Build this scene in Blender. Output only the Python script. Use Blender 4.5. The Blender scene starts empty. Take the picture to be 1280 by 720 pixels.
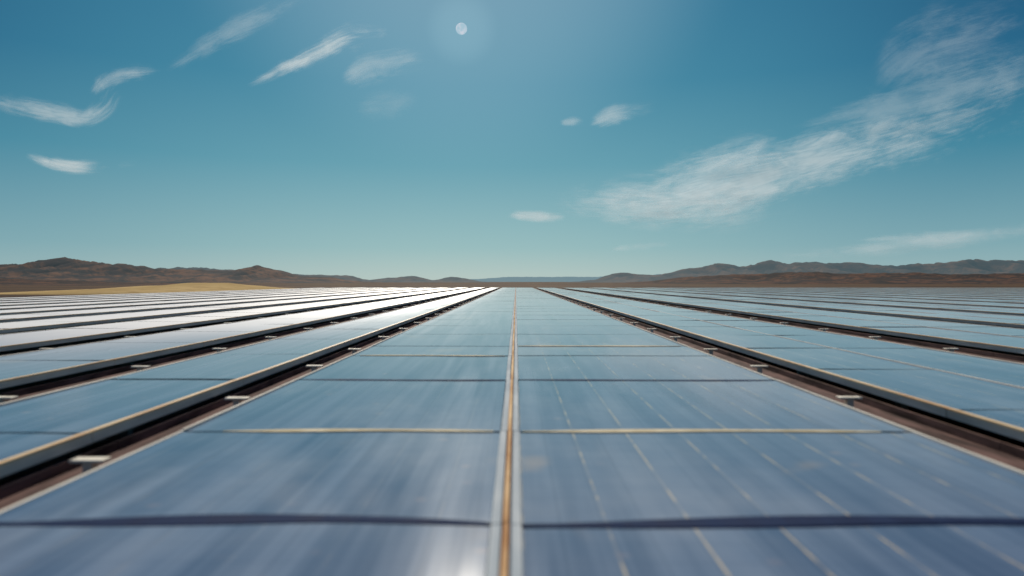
import bpy, bmesh, math, random
from mathutils import Vector, noise
random.seed(7)
S=bpy.context.scene
F=834.0; CX=645.0; YH=352.0; CZ=2.5; TZ=1.5   # lens, camera height, table-top height
def lin(r,g,b):
    f=lambda c:((c/255+0.055)/1.055)**2.4 if c>10 else c/255/12.92
    return (f(r),f(g),f(b),1)
# ---------- node helpers
def mat(name):
    m=bpy.data.materials.new(name); m.use_nodes=True
    nt=m.node_tree; nt.nodes.clear()
    return m,nt
def N(nt,t,**k):
    n=nt.nodes.new(t)
    for a,b in k.items(): setattr(n,a,b)
    return n
def setv(nt,sock,v):
    if isinstance(v,bpy.types.NodeSocket): nt.links.new(v,sock)
    else: sock.default_value=v
def M(nt,op,a,b=0.0,c=None,clamp=False):
    n=N(nt,'ShaderNodeMath',operation=op); n.use_clamp=clamp
    setv(nt,n.inputs[0],a); setv(nt,n.inputs[1],b)
    if c is not None: setv(nt,n.inputs[2],c)
    return n.outputs[0]
def mix(nt,f,a,b):
    n=N(nt,'ShaderNodeMix',data_type='RGBA')
    setv(nt,n.inputs[0],f); setv(nt,n.inputs[6],a); setv(nt,n.inputs[7],b)
    return n.outputs[2]
def noi(nt,vec,scale,detail=4,rough=.55,sc=None,dist=0):
    if sc is not None:
        mp=N(nt,'ShaderNodeMapping'); nt.links.new(vec,mp.inputs[0]); mp.inputs['Scale'].default_value=sc; vec=mp.outputs[0]
    n=N(nt,'ShaderNodeTexNoise'); nt.links.new(vec,n.inputs['Vector'])
    n.inputs['Scale'].default_value=scale; n.inputs['Detail'].default_value=detail
    n.inputs['Roughness'].default_value=rough; n.inputs['Distortion'].default_value=dist
    return n.outputs[0]
def mr(nt,v,a,b,c=0.,d=1.):
    n=N(nt,'ShaderNodeMapRange'); n.interpolation_type='SMOOTHSTEP'
    setv(nt,n.inputs[0],v)
    for i,x in enumerate((a,b,c,d)): n.inputs[1+i].default_value=x
    return n.outputs[0]
def prin(nt,col,rough=.5,metal=0.,bump=None,bs=.1,bd=.01,spec=.5):
    p=N(nt,'ShaderNodeBsdfPrincipled'); setv(nt,p.inputs['Base Color'],col)
    setv(nt,p.inputs['Roughness'],rough); setv(nt,p.inputs['Metallic'],metal)
    p.inputs['Specular IOR Level'].default_value=spec
    if bump is not None:
        b=N(nt,'ShaderNodeBump'); b.inputs['Strength'].default_value=bs; b.inputs['Distance'].default_value=bd
        nt.links.new(bump,b.inputs['Height']); nt.links.new(b.outputs[0],p.inputs['Normal'])
    return p
def out(nt,sh):
    o=N(nt,'ShaderNodeOutputMaterial'); nt.links.new(sh,o.inputs[0])
def pos(nt): return N(nt,'ShaderNodeTexCoord').outputs['Object']

# ---------- materials
def glass_mat():
    m,nt=mat('solar_glass'); P=pos(nt)
    sx=N(nt,'ShaderNodeSeparateXYZ'); nt.links.new(P,sx.inputs[0]); X,Y=sx.outputs[0],sx.outputs[1]
    streak=noi(nt,P,1.0,3,.6,(6.,.20,1))
    blot=noi(nt,P,.55,2,.5,(1,.6,1))
    base=mix(nt,mr(nt,streak,.33,.67),(.066,.105,.190,1),(.175,.232,.335,1))
    base=mix(nt,mr(nt,blot,.45,.75,0,.5),base,(.19,.24,.33,1))
    at=N(nt,'ShaderNodeAttribute',attribute_name='tone'); tone=at.outputs['Fac']
    base=mix(nt,M(nt,'MULTIPLY',tone,.45),base,(.24,.285,.37,1))
    def line(co,pitch,off,w):
        t=M(nt,'FRACT',M(nt,'DIVIDE',M(nt,'ADD',co,off),pitch))
        d=M(nt,'ABSOLUTE',M(nt,'SUBTRACT',t,.5))
        return mr(nt,d,w,w*1.6,1,0)
    gridx=line(X,.175,.08,.018); gridy=line(Y,.175,0,.016)
    g=M(nt,'MAXIMUM',gridx,gridy)
    base=mix(nt,M(nt,'MULTIPLY',g,.3),base,(.05,.08,.14,1))
    bus=line(X,.35,.15,.011)
    brk=mr(nt,noi(nt,P,2.2,2,.6,(1,2.2,1)),.42,.62,.12,.8)
    right=mr(nt,X,-.3,.3,.12,1)
    base=mix(nt,M(nt,'MULTIPLY',M(nt,'MULTIPLY',bus,brk),right),base,(.76,.60,.36,1))
    vo=N(nt,'ShaderNodeTexVoronoi'); vo.inputs['Scale'].default_value=3.4; vo.inputs['Randomness'].default_value=.6
    nt.links.new(P,vo.inputs['Vector'])
    spot=mr(nt,vo.outputs['Distance'],.04,.16,1,0)
    spot=M(nt,'MULTIPLY',spot,mr(nt,noi(nt,P,.9,2),.44,.66,0,.38))
    base=mix(nt,spot,base,(.55,.40,.34,1))
    tan=M(nt,'MULTIPLY',mr(nt,noi(nt,P,1.1,3,.5,(1,.8,1)),.64,.74),.4)
    base=mix(nt,tan,base,(.52,.40,.29,1))
    # white glare of the far left rows painted into the base, plus faint dirt
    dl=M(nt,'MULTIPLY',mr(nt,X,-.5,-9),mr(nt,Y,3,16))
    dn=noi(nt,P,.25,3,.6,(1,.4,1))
    glare_dust=M(nt,'MULTIPLY',dl,mr(nt,dn,.25,.6,.8,1))
    gen=M(nt,'MULTIPLY',mr(nt,noi(nt,P,.8,4,.65,(1,.5,1)),.42,.8),.22)
    glare_dust=M(nt,'MAXIMUM',glare_dust,gen)
    base=mix(nt,M(nt,'MULTIPLY',mr(nt,Y,3,24),.5),base,(.58,.58,.68,1))  # base pales with distance, painting in the grey-blue reflection
    base=mix(nt,glare_dust,base,(.88,.86,.84,1))
    rough=M(nt,'ADD',M(nt,'MULTIPLY',streak,.08),.065)
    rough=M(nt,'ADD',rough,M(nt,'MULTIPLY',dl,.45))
    bmp=noi(nt,P,1.3,2,.5,(1,.8,1))
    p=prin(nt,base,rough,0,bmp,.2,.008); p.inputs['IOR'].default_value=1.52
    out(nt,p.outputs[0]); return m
def metal(name,c1,c2,r=.35,met=.7,sc=3,spec=.5):
    m,nt=mat(name); P=pos(nt)
    n=noi(nt,P,sc,3,.6,(3,.5,3))
    p=prin(nt,mix(nt,mr(nt,n,.3,.7),c1,c2),M(nt,'ADD',M(nt,'MULTIPLY',n,.3),r-.1),met,n,.2,.004,spec)
    out(nt,p.outputs[0]); return m
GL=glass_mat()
ALU=metal('aluminium_frame',(.62,.58,.50,1),(.82,.77,.66,1),.8,0,3,.25)
SEAM=metal('anodised_seam',(.40,.46,.50,1),(.60,.64,.65,1),.9,0,2,.06)
GOLD=metal('copper_strip',(.76,.42,.17,1),(.92,.68,.38,1),.55,.0,3,.5)
GOLDC=metal('copper_seam',(.46,.22,.08,1),(.90,.64,.36,1),.85,.0,2.2,.1)
GOLDP=metal('champagne_strip',(.60,.48,.27,1),(.80,.68,.46,1),.8,.0,2,.1)
GREY=metal('galvanised_steel',(.16,.15,.14,1),(.30,.28,.25,1),.5,.2)
BROWN=metal('rusty_channel',(.050,.030,.026,1),(.19,.115,.10,1),.9,0,3,.1)
NAVY=metal('backing_sheet',(.008,.020,.065,1),(.016,.034,.09,1),.8,0,3,.05)
CLIP=metal('clamp_paint',(.68,.60,.46,1),(.86,.80,.66,1),.6,0)

# ---------- mesh helpers
def box(bm,x0,x1,y0,y1,z0,z1,dx=0,dz=0):
    vs=[bm.verts.new((x+(dx if y==y1 else 0),y,z+(dz if y==y1 else 0))) for z in (z0,z1) for y in (y0,y1) for x in (x0,x1)]
    for f in ((0,2,3,1),(4,5,7,6),(0,1,5,4),(2,6,7,3),(0,4,6,2),(1,3,7,5)):
        bm.faces.new([vs[i] for i in f])
def finish(bm,name,m,parent=None,smooth=False):
    bmesh.ops.recalc_face_normals(bm,faces=bm.faces)
    me=bpy.data.meshes.new(name); bm.to_mesh(me); bm.free()
    if smooth:
        for p in me.polygons: p.use_smooth=True
    me.materials.append(m)
    o=bpy.data.objects.new(name,me); S.collection.objects.link(o)
    if parent: o.parent=parent
    return o
def empty(name):
    e=bpy.data.objects.new(name,None); S.collection.objects.link(e); return e

YEND=112
CSEAM=[-6.9,-4.5,-2.1,.4,2.73,4.44,6.78,8.97,10.3]
y=12.7
while y<YEND: CSEAM.append(y); y+=2.4
RSEAM=[-6.9+2.4*i for i in range(int((YEND+8)/2.4))]

def seam_curve(t,k):
    return .05*math.sin(math.pi*t)*math.sin(k*1.7+1)+.02*math.sin(5*t+k)
def glass(bm,x0,x1,seams,gap=.035,tilt=.004,curve=1.):
    lay=bm.verts.layers.float.new('tone') if 'tone' not in bm.verts.layers.float.keys() else bm.verts.layers.float['tone']
    n=8
    for k in range(len(seams)-1):
        za=[random.uniform(-tilt,tilt) for _ in range(4)]; tn=random.random()
        rows=[]
        for j,(ys,kk,sg) in enumerate(((seams[k],k,1),(seams[k+1],k+1,-1))):
            r=[]
            for i in range(n+1):
                t=i/n
                z=TZ+za[2*j]*(1-t)+za[2*j+1]*t
                v=bm.verts.new((x0+(x1-x0)*t,ys+sg*gap/2+curve*seam_curve(t,kk),z)); v[lay]=tn; r.append(v)
            rows.append(r)
        for i in range(n): bm.faces.new((rows[0][i],rows[0][i+1],rows[1][i+1],rows[1][i]))
def strip(bm,x0,x1,seams,z0,z1,j=.003):
    for k in range(len(seams)-1):
        a=random.uniform(-j,j); b=random.uniform(-j,j)
        box(bm,x0+a,x1+a,seams[k]+.004,seams[k+1]-.004,z0+b,z1+b,random.uniform(-j,j))
def posts(par,x0,x1,ys):
    bm=bmesh.new(); xc=(x0+x1)/2
    box(bm,xc-.07,xc+.07,ys[0],ys[-1],TZ-.34,TZ-.20)
    yy=ys[0]+.6
    while yy<ys[-1]:
        box(bm,xc-.05,xc+.05,yy-.06,yy+.06,-.1,TZ-.342)
        box(bm,x0+.12,x1-.12,yy-.03,yy+.03,TZ-.198,TZ-.10)
        yy+=4.8
    finish(bm,'support_posts',GREY,par)
def table(x0,x1,yend,gold_side,splits):
    par=empty('solar_panel_row')
    seams=[s+random.uniform(-.03,.03) for s in RSEAM if s<yend]
    off=random.uniform(0,2); seams=[s+off for s in seams]
    fw=.035
    bm=bmesh.new(); xs=[x0+fw]+splits+[x1-fw]
    for a,b in zip(xs,xs[1:]): glass(bm,a+.008,b-.008,seams,.04,.006,.5)
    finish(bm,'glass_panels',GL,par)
    bm=bmesh.new(); box(bm,x0+.02,x1-.02,seams[0],seams[-1],TZ-.045,TZ-.022); finish(bm,'backing',NAVY,par)
    bm=bmesh.new()
    strip(bm,x0,x0+fw,seams,TZ-.060,TZ+.006,.002); strip(bm,x1-fw,x1,seams,TZ-.060,TZ+.006,.002)
    for s in splits: strip(bm,s-.012,s+.012,seams,TZ-.02,TZ+.008)
    finish(bm,'frame',ALU,par)
    bm=bmesh.new()
    if gold_side<0: strip(bm,x0-.012,x0+.026,seams,TZ+.0095,TZ+.020,.001)
    else: strip(bm,x1-.026,x1+.012,seams,TZ+.0095,TZ+.020,.001)
    finish(bm,'copper_edge',GOLD,par)
    posts(par,x0,x1,seams)
# ---------- centre row
par=empty('solar_panel_row')
XL,XR=-2.24,2.65
bm=bmesh.new(); glass(bm,XL+.03,-.105,CSEAM,.05,.003,1.); glass(bm,.024,XR-.03,CSEAM,.05,.003,1.)
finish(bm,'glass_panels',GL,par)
bm=bmesh.new(); box(bm,XL+.02,XR-.02,CSEAM[0],CSEAM[-1],TZ-.055,TZ-.022); finish(bm,'backing',NAVY,par)
bm=bmesh.new()
strip(bm,XL,XL+.024,CSEAM,TZ-.07,TZ+.008); strip(bm,XR-.024,XR,CSEAM,TZ-.07,TZ+.008)
finish(bm,'frame',ALU,par)
bm=bmesh.new()
strip(bm,-.101,-.060,CSEAM,TZ-.02,TZ+.006,.002); strip(bm,-.020,.020,CSEAM,TZ-.02,TZ+.006,.002)
finish(bm,'seam_frame',SEAM,par)
bm=bmesh.new()
strip(bm,-.053,-.029,CSEAM,TZ-.02,TZ+.012,.002)
finish(bm,'copper_seam',GOLDC,par)
def bow(bm,x0,x1,ys,k,w,z0,z1):
    n=24; prev=None
    for i in range(n+1):
        t=i/n; x=x0+(x1-x0)*t; yy=ys+seam_curve(t,k)
        ww=w*min(1,4*min(t,1-t)+.25)*(1+.25*math.sin(9*t+k))
        c=[bm.verts.new((x,yy-ww/2,z0)),bm.verts.new((x,yy-ww/2*.8,z1)),bm.verts.new((x,yy+ww/2*.8,z1)),bm.verts.new((x,yy+ww/2,z0))]
        if prev:
            for q in range(3): bm.faces.new((prev[q],prev[q+1],c[q+1],c[q]))
        prev=c
bm=bmesh.new()
bow(bm,-1.95,-.15,4.44,5,.075,TZ-.01,TZ+.007); bow(bm,.04,2.42,4.44,5,.08,TZ-.01,TZ+.007)
bow(bm,-2.1,-.15,8.97,7,.08,TZ-.01,TZ+.007); bow(bm,.04,2.55,10.3,8,.12,TZ-.01,TZ+.007)
finish(bm,'champagne_strips',GOLDP,par)
bm=bmesh.new()
bow(bm,XL+.04,-.12,2.73,4,.12,TZ-.01,TZ+.005); bow(bm,.03,XR-.04,2.73,4,.12,TZ-.01,TZ+.005)
bow(bm,XL+.04,-.12,6.78,6,.07,TZ-.01,TZ+.005); bow(bm,.03,XR-.04,6.78,6,.07,TZ-.01,TZ+.005)
finish(bm,'seam_gaskets',NAVY,par)
posts(par,XL,XR,CSEAM)
# ---------- outer rows
left=[(-4.2,-2.79),(-6.9,-5.1)]
x=-7.8
while x>-31: left.append((x-1.9,x)); x-=2.75
right=[(3.36,6.16),(7.45,10.7)]
x=11.6
while x<98: right.append((x,x+3.1)); x+=4.0
for a,b in left: table(a,b,YEND-random.uniform(0,3),1,[])
for a,b in right: table(a,b,YEND+(8 if a>30 else 0)-random.uniform(0,3),-1,[(a+b)/2])
# ---------- gutters between rows with clamps
edges=sorted(left+[(XL,XR)]+right)
for (a0,a1),(b0,b1) in zip(edges,edges[1:]):
    par=empty('cable_channel')
    g0,g1=a1+.006,b0-.006
    bm=bmesh.new()
    ys=[-7+2.9*i for i in range(41)]
    strip(bm,g0,g1,ys,TZ-.20,TZ-.17,.002)
    strip(bm,g0+.0,g0+.025,ys,TZ-.165,TZ-.105,.001); strip(bm,g1-.025,g1,ys,TZ-.165,TZ-.105,.001)
    finish(bm,'channel_tray',BROWN,par)
    if abs(a0)>45: continue
    bm=bmesh.new(); yy=3.84-2.2*4
    L=min(.2,(g1-g0)*.45)
    c=(g0+g1)/2+(.02 if b0>0 else .0)
    while yy<60:
        y2=yy+random.uniform(-.08,.08)
        xs=c-L/2
        box(bm,xs,xs+L,y2-.045,y2+.045,TZ-.062,TZ-.045)
        box(bm,xs+L*.35,xs+L*.65,y2-.03,y2+.03,TZ-.168,TZ-.063)
        yy+=2.2
    bmesh.ops.bevel(bm,geom=bm.edges[:],offset=.003,segments=1,affect='EDGES')
    finish(bm,'clamps',CLIP,par)

# ---------- ground
m,nt=mat('dry_soil'); P=pos(nt)
a=noi(nt,P,.02,5,.6); b=noi(nt,P,.25,4,.6)
c=mix(nt,mr(nt,a,.35,.65),(.050,.028,.018,1),(.135,.075,.036,1))
c=mix(nt,mr(nt,b,.5,.7,0,.7),c,(.03,.022,.014,1))
out(nt,prin(nt,c,.95,0,b,.5,.1,.05).outputs[0])
bm=bmesh.new()
R=16000
vs=[bm.verts.new(p) for p in ((-R,-3000,0),(R,-3000,0),(R,R,0),(-R,R,0))]; bm.faces.new(vs)
finish(bm,'ground',m)

# ---------- hills
def hillmat(name,c1,c2,c3,haze,hf,sc):
    m,nt=mat(name); P=pos(nt)
    n=noi(nt,P,sc,6,.65); n2=noi(nt,P,sc*5,4,.6)
    c=mix(nt,mr(nt,n,.42,.60),c1,c2); c=mix(nt,mr(nt,n2,.48,.62,0,.8),c,c3)
    p=prin(nt,c,.95,spec=.03)
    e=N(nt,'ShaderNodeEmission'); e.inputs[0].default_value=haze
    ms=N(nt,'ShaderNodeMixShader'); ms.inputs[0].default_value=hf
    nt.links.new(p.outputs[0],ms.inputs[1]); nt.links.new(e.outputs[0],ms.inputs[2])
    out(nt,ms.outputs[0]); return m
def interp(pts,x):
    if x<=pts[0][0]: return pts[0][1]
    for (a,ya),(b,yb) in zip(pts,pts[1:]):
        if x<=b:
            t=(x-a)/(b-a); t=t*t*(3-2*t); return ya+(yb-ya)*t
    return pts[-1][1]
def hills(name,prof,D,W,m,seed,rough=.12,cols=360,nr=40,er=1.):
    bm=bmesh.new(); grid=[]
    a,b=prof[0][0],prof[-1][0]
    for j in range(nr+1):
        s=-1+2*j/nr; row=[]
        for i in range(cols+1):
            px=a+(b-a)*i/cols
            X=(px-CX)/F*D; Yp=D+s*W
            top=CZ+(YH-interp(prof,px))/F*D
            env=(1-abs(s))**.8
            nx=X/D*14+seed
            g=noise.fractal(Vector((nx,s*1.6+seed,seed)),1,2,5)
            rd=abs(noise.noise(Vector((nx*2.2+g*.6,s*1.2,seed*2))))
            rd2=abs(noise.noise(Vector((nx*6+g,s*2.5,seed*3))))
            crest=(noise.noise(Vector((nx*5,seed,1)))*.08+noise.noise(Vector((nx*11,seed,2)))*.05+noise.noise(Vector((nx*24,seed,4)))*.025)*er
            k=min(1,abs(s)*4)
            hgt=top*env*(1+rough*g*(1 if abs(s)>.01 else .35)+crest)-top*(.8*rd+.45*rd2)*env*k*er
            row.append(bm.verts.new((X+g*W*.04,Yp,hgt-1.0 if abs(s)>.98 else hgt-.1)))
        grid.append(row)
    for j in range(nr):
        for i in range(cols): bm.faces.new((grid[j][i],grid[j][i+1],grid[j+1][i+1],grid[j+1][i]))
    return finish(bm,name,m,None,True)
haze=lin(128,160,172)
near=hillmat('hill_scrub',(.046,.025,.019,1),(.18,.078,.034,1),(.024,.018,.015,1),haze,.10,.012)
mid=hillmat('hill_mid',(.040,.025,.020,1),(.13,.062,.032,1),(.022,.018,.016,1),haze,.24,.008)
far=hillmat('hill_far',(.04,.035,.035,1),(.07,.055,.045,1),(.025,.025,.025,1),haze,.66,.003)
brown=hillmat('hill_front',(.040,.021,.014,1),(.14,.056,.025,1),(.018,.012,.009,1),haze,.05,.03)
sand=hillmat('sand_mound',(.48,.32,.115,1),(.58,.40,.165,1),(.42,.27,.10,1),haze,.03,.06)
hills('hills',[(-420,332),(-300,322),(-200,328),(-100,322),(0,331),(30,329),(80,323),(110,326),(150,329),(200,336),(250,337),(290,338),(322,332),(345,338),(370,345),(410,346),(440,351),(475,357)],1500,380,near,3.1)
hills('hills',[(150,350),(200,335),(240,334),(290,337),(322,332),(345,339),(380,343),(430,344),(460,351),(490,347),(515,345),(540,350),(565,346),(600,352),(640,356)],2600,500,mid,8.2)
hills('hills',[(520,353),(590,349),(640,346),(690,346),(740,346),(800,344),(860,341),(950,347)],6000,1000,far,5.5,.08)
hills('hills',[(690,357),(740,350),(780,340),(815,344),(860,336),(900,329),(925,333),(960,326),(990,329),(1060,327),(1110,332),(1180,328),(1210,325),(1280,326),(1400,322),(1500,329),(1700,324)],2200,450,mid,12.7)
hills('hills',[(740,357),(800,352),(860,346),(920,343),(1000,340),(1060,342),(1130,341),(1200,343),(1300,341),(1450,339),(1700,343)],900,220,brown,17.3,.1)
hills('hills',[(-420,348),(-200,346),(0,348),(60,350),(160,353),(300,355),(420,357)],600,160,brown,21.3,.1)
hills('sand_mound',[(40,368),(110,361),(190,356.5),(240,353),(280,353),(330,358),(400,364)],165,40,sand,30.1,.03,160,20,.06)

# ---------- clouds: wisps of cirrus hanging kilometres away
def cloudmat():
    m,nt=mat('cirrus')
    uv=N(nt,'ShaderNodeUVMap'); uv.uv_map='UVMap'; 
    A=N(nt,'ShaderNodeAttribute',attribute_name='cl'); sp=N(nt,'ShaderNodeSeparateColor'); nt.links.new(A.outputs['Color'],sp.inputs[0])
    v=sp.outputs[0]; tap=sp.outputs[1]; dens=sp.outputs[2]
    U=uv.outputs[0]
    n1=noi(nt,U,1.0,6,.6,(.8,2.4,1),1.1)
    n2=noi(nt,U,1.8,6,.66,(.55,5.0,1),1.6)
    n3=noi(nt,U,1.1,3,.55,(.9,1.6,1),.6)
    n=M(nt,'ADD',M(nt,'MULTIPLY',n1,.55),M(nt,'MULTIPLY',n2,.45))
    core=M(nt,'MULTIPLY',M(nt,'SUBTRACT',1.,M(nt,'POWER',v,1.2)),tap)
    f=M(nt,'ADD',M(nt,'MULTIPLY',core,.82),M(nt,'MULTIPLY',M(nt,'SUBTRACT',n,.55),1.9))
    f=M(nt,'ADD',f,M(nt,'MULTIPLY',M(nt,'SUBTRACT',n3,.5),1.15))
    al=mr(nt,f,.0,1.05,0,1)
    edge=mr(nt,core,0.0,.6)
    al=M(nt,'MULTIPLY',M(nt,'MULTIPLY',al,edge),dens,clamp=True)
    d=N(nt,'ShaderNodeBsdfDiffuse'); d.inputs[0].default_value=(.85,.88,.9,1)
    t=N(nt,'ShaderNodeBsdfTranslucent'); t.inputs[0].default_value=(.74,.82,.88,1)
    a1=N(nt,'ShaderNodeMixShader'); a1.inputs[0].default_value=.55
    nt.links.new(d.outputs[0],a1.inputs[1]); nt.links.new(t.outputs[0],a1.inputs[2])
    tr=N(nt,'ShaderNodeBsdfTransparent'); ms=N(nt,'ShaderNodeMixShader')
    nt.links.new(al,ms.inputs[0]); nt.links.new(tr.outputs[0],ms.inputs[1]); nt.links.new(a1.outputs[0],ms.inputs[2])
    out(nt,ms.outputs[0]); return m
CM=cloudmat(); cnt=0
def cloud(pts,dens):
    global cnt; cnt+=1
    D=7000+cnt*150
    n=80; k=14; bm=bmesh.new(); uvl=bm.loops.layers.uv.new('UVMap'); cl=bm.verts.layers.float_color.new('cl')
    def sp(t):
        s=t*(len(pts)-1); i=min(int(s),len(pts)-2); f=s-i
        p=[pts[max(i-1,0)],pts[i],pts[i+1],pts[min(i+2,len(pts)-1)]]
        return [0.5*((2*p[1][q])+(-p[0][q]+p[2][q])*f+(2*p[0][q]-5*p[1][q]+4*p[2][q]-p[3][q])*f*f+(-p[0][q]+3*p[1][q]-3*p[2][q]+p[3][q])*f**3) for q in range(3)]
    g=[];L=0;prev=None; info={}
    for i in range(n+1):
        t=i/n; x,y,w=sp(t); w*=1.35; x2,y2,_=sp(min(1,t+.01)); x1,y1,_=sp(max(0,t-.01))
        tx,ty=x2-x1,y2-y1; l=math.hypot(tx,ty) or 1; nx,ny=-ty/l,tx/l
        if prev: L+=math.hypot(x-prev[0],y-prev[1])
        prev=(x,y); row=[]
        for j in range(k+1):
            v=-1+2*j/k; px=x+nx*w*v; py=y+ny*w*v
            vert=bm.verts.new(((px-CX)/F*D,D,CZ+(YH-py)/F*D))
            tap=min(1,4*t+.0)*min(1,2.2*(1-t)); vert[cl]=(abs(v),tap,dens,1)
            info[vert]=(L/60+cnt*7.3,w*v/60+cnt*3.1); row.append(vert)
        g.append(row)
    for i in range(n):
        for j in range(k):
            f=bm.faces.new((g[i][j],g[i][j+1],g[i+1][j+1],g[i+1][j]))
            for lp in f.loops: lp[uvl].uv=info[lp.vert]
    finish(bm,'cirrus_cloud',CM)
cloud([(-40,116,10),(20,133,14),(70,142,14),(105,148,12),(130,134,15),(142,112,15),(165,94,12)],.55)
cloud([(112,120,8),(130,100,12),(160,92,11),(215,88,8)],.55)
cloud([(30,192,5),(65,204,8),(110,209,9),(175,206,7)],.85)
cloud([(205,92,8),(270,50,15),(330,22,17),(400,-10,16)],.3)
cloud([(303,108,5),(355,86,10),(405,62,14),(445,45,20),(515,42,12)],.85)
cloud([(425,102,12),(470,84,20),(550,72,12)],.38)
cloud([(440,140,16),(490,132,20),(530,120,10)],.13)
cloud([(734,158,6),(768,144,13),(825,134,7)],.5)
cloud([(698,154,5),(715,152,7),(732,151,5)],.4)
cloud([(630,267,4),(672,271,8),(725,272,6)],.7)
cloud([(665,250,12),(740,252,28),(830,248,40),(900,232,54),(960,218,48),(1040,196,36),(1140,168,38),(1240,134,42),(1400,80,46),(1560,30,40)],.66)
cloud([(670,254,10),(770,258,24),(870,256,32),(950,244,26),(1050,215,14)],.6)
cloud([(850,215,10),(940,196,20),(1040,184,14)],.35)
cloud([(1090,112,20),(1140,72,44),(1210,50,54),(1340,10,50)],.2)
cloud([(980,170,20),(1120,135,30),(1260,95,36),(1400,50,30)],.25)
cloud([(940,324,6),(1080,312,10),(1180,300,12),(1300,286,10),(1450,275,8)],.35)
cloud([(760,312,4),(800,308,6),(850,304,4)],.3)
cloud([(1060,300,4),(1160,296,8),(1290,289,6)],.3)

# ---------- glowing sphere added to stand for a lens-flare ghost spot
m,nt=mat('lens_ghost_glow'); P=pos(nt)
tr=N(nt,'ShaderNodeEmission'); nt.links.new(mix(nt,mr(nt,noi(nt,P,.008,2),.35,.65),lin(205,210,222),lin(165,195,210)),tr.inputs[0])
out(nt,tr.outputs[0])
D=9500; me=bpy.data.meshes.new('lens_ghost'); bm=bmesh.new(); bmesh.ops.create_uvsphere(bm,u_segments=32,v_segments=16,radius=80); bm.to_mesh(me); bm.free()
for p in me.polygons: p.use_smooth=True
me.materials.append(m); o=bpy.data.objects.new('lens_ghost',me); S.collection.objects.link(o); o.location=((577-CX)/F*D,D,CZ+(YH-37)/F*D)
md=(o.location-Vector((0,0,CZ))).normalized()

# ---------- sun + sky
EL=math.radians(31); AZ=math.radians(-4.6)
sd=Vector((math.sin(AZ)*math.cos(EL),math.cos(AZ)*math.cos(EL),math.sin(EL)))
ld=bpy.data.lights.new('sun','SUN'); ld.energy=4.6; ld.angle=math.radians(.53); ld.color=(1,.91,.78)
lo=bpy.data.objects.new('sun',ld); S.collection.objects.link(lo); lo.rotation_euler=sd.to_track_quat('Z','Y').to_euler(); lo.location=(0,0,50)
w=bpy.data.worlds.new('World'); S.world=w; w.use_nodes=True; nt=w.node_tree; nt.nodes.clear()
sk=N(nt,'ShaderNodeTexSky',sky_type='NISHITA'); sk.sun_disc=False; sk.sun_elevation=EL; sk.sun_rotation=AZ; sk.ozone_density=2.; sk.dust_density=.6; sk.air_density=1.
tc=N(nt,'ShaderNodeTexCoord'); nrm=N(nt,'ShaderNodeVectorMath',operation='NORMALIZE'); nt.links.new(tc.outputs['Generated'],nrm.inputs[0])
sx=N(nt,'ShaderNodeSeparateXYZ'); nt.links.new(nrm.outputs[0],sx.inputs[0])
def ramp(st):
    r=N(nt,'ShaderNodeValToRGB'); nt.links.new(M(nt,'MAXIMUM',sx.outputs[2],0.),r.inputs[0])
    e=r.color_ramp.elements
    e[0].position=0; e[0].color=st[0][1]; e[1].position=st[-1][0]; e[1].color=st[-1][1]
    for p,c in st[1:-1]:
        q=e.new(p); q.color=c
    return r.outputs[0]
lt=ramp([(0,lin(182,202,198)),(.05,lin(146,187,190)),(.17,lin(92,156,172)),(.28,lin(54,132,158)),(.40,lin(38,116,148)),(1,lin(18,70,125))])
dk=ramp([(0,lin(150,180,184)),(.05,lin(118,163,174)),(.17,lin(54,128,152)),(.28,lin(16,92,128)),(.40,lin(3,60,102)),(1,lin(5,45,95))])
dt=N(nt,'ShaderNodeVectorMath',operation='DOT_PRODUCT'); nt.links.new(nrm.outputs[0],dt.inputs[0]); dt.inputs[1].default_value=sd
g=mr(nt,dt.outputs['Value'],.72,.98)
col=mix(nt,g,dk,lt)
aur=mr(nt,dt.outputs['Value'],.92,1.0,0,.30)   # aureole round the sun
col=mix(nt,aur,col,lin(170,208,220))
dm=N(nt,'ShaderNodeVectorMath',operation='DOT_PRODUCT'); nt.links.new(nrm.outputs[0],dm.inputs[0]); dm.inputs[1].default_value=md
col=mix(nt,mr(nt,dm.outputs['Value'],.9985,1.0,0,.2),col,lin(150,195,210))  # faint halo of the ghost spot painted into the sky
sc=N(nt,'ShaderNodeVectorMath',operation='SCALE'); nt.links.new(col,sc.inputs[0]); sc.inputs['Scale'].default_value=10
fin=mix(nt,.05,sc.outputs[0],sk.outputs[0])
bg=N(nt,'ShaderNodeBackground'); nt.links.new(fin,bg.inputs[0]); bg.inputs[1].default_value=.1
wo=N(nt,'ShaderNodeOutputWorld'); nt.links.new(bg.outputs[0],wo.inputs[0])
S.view_settings.view_transform='Standard'; S.view_settings.look='None'; S.view_settings.exposure=0

# ---------- camera
cd=bpy.data.cameras.new('camera'); cd.sensor_width=36; cd.lens=36*F/1280; cd.clip_end=40000; cd.clip_start=.05
cd.dof.use_dof=True; cd.dof.focus_distance=40; cd.dof.aperture_fstop=.85
co=bpy.data.objects.new('camera',cd); S.collection.objects.link(co); co.location=(0,0,CZ)
co.rotation_euler=(math.radians(90-math.degrees(math.atan(8/F))),0,math.atan(5/F))
S.camera=co
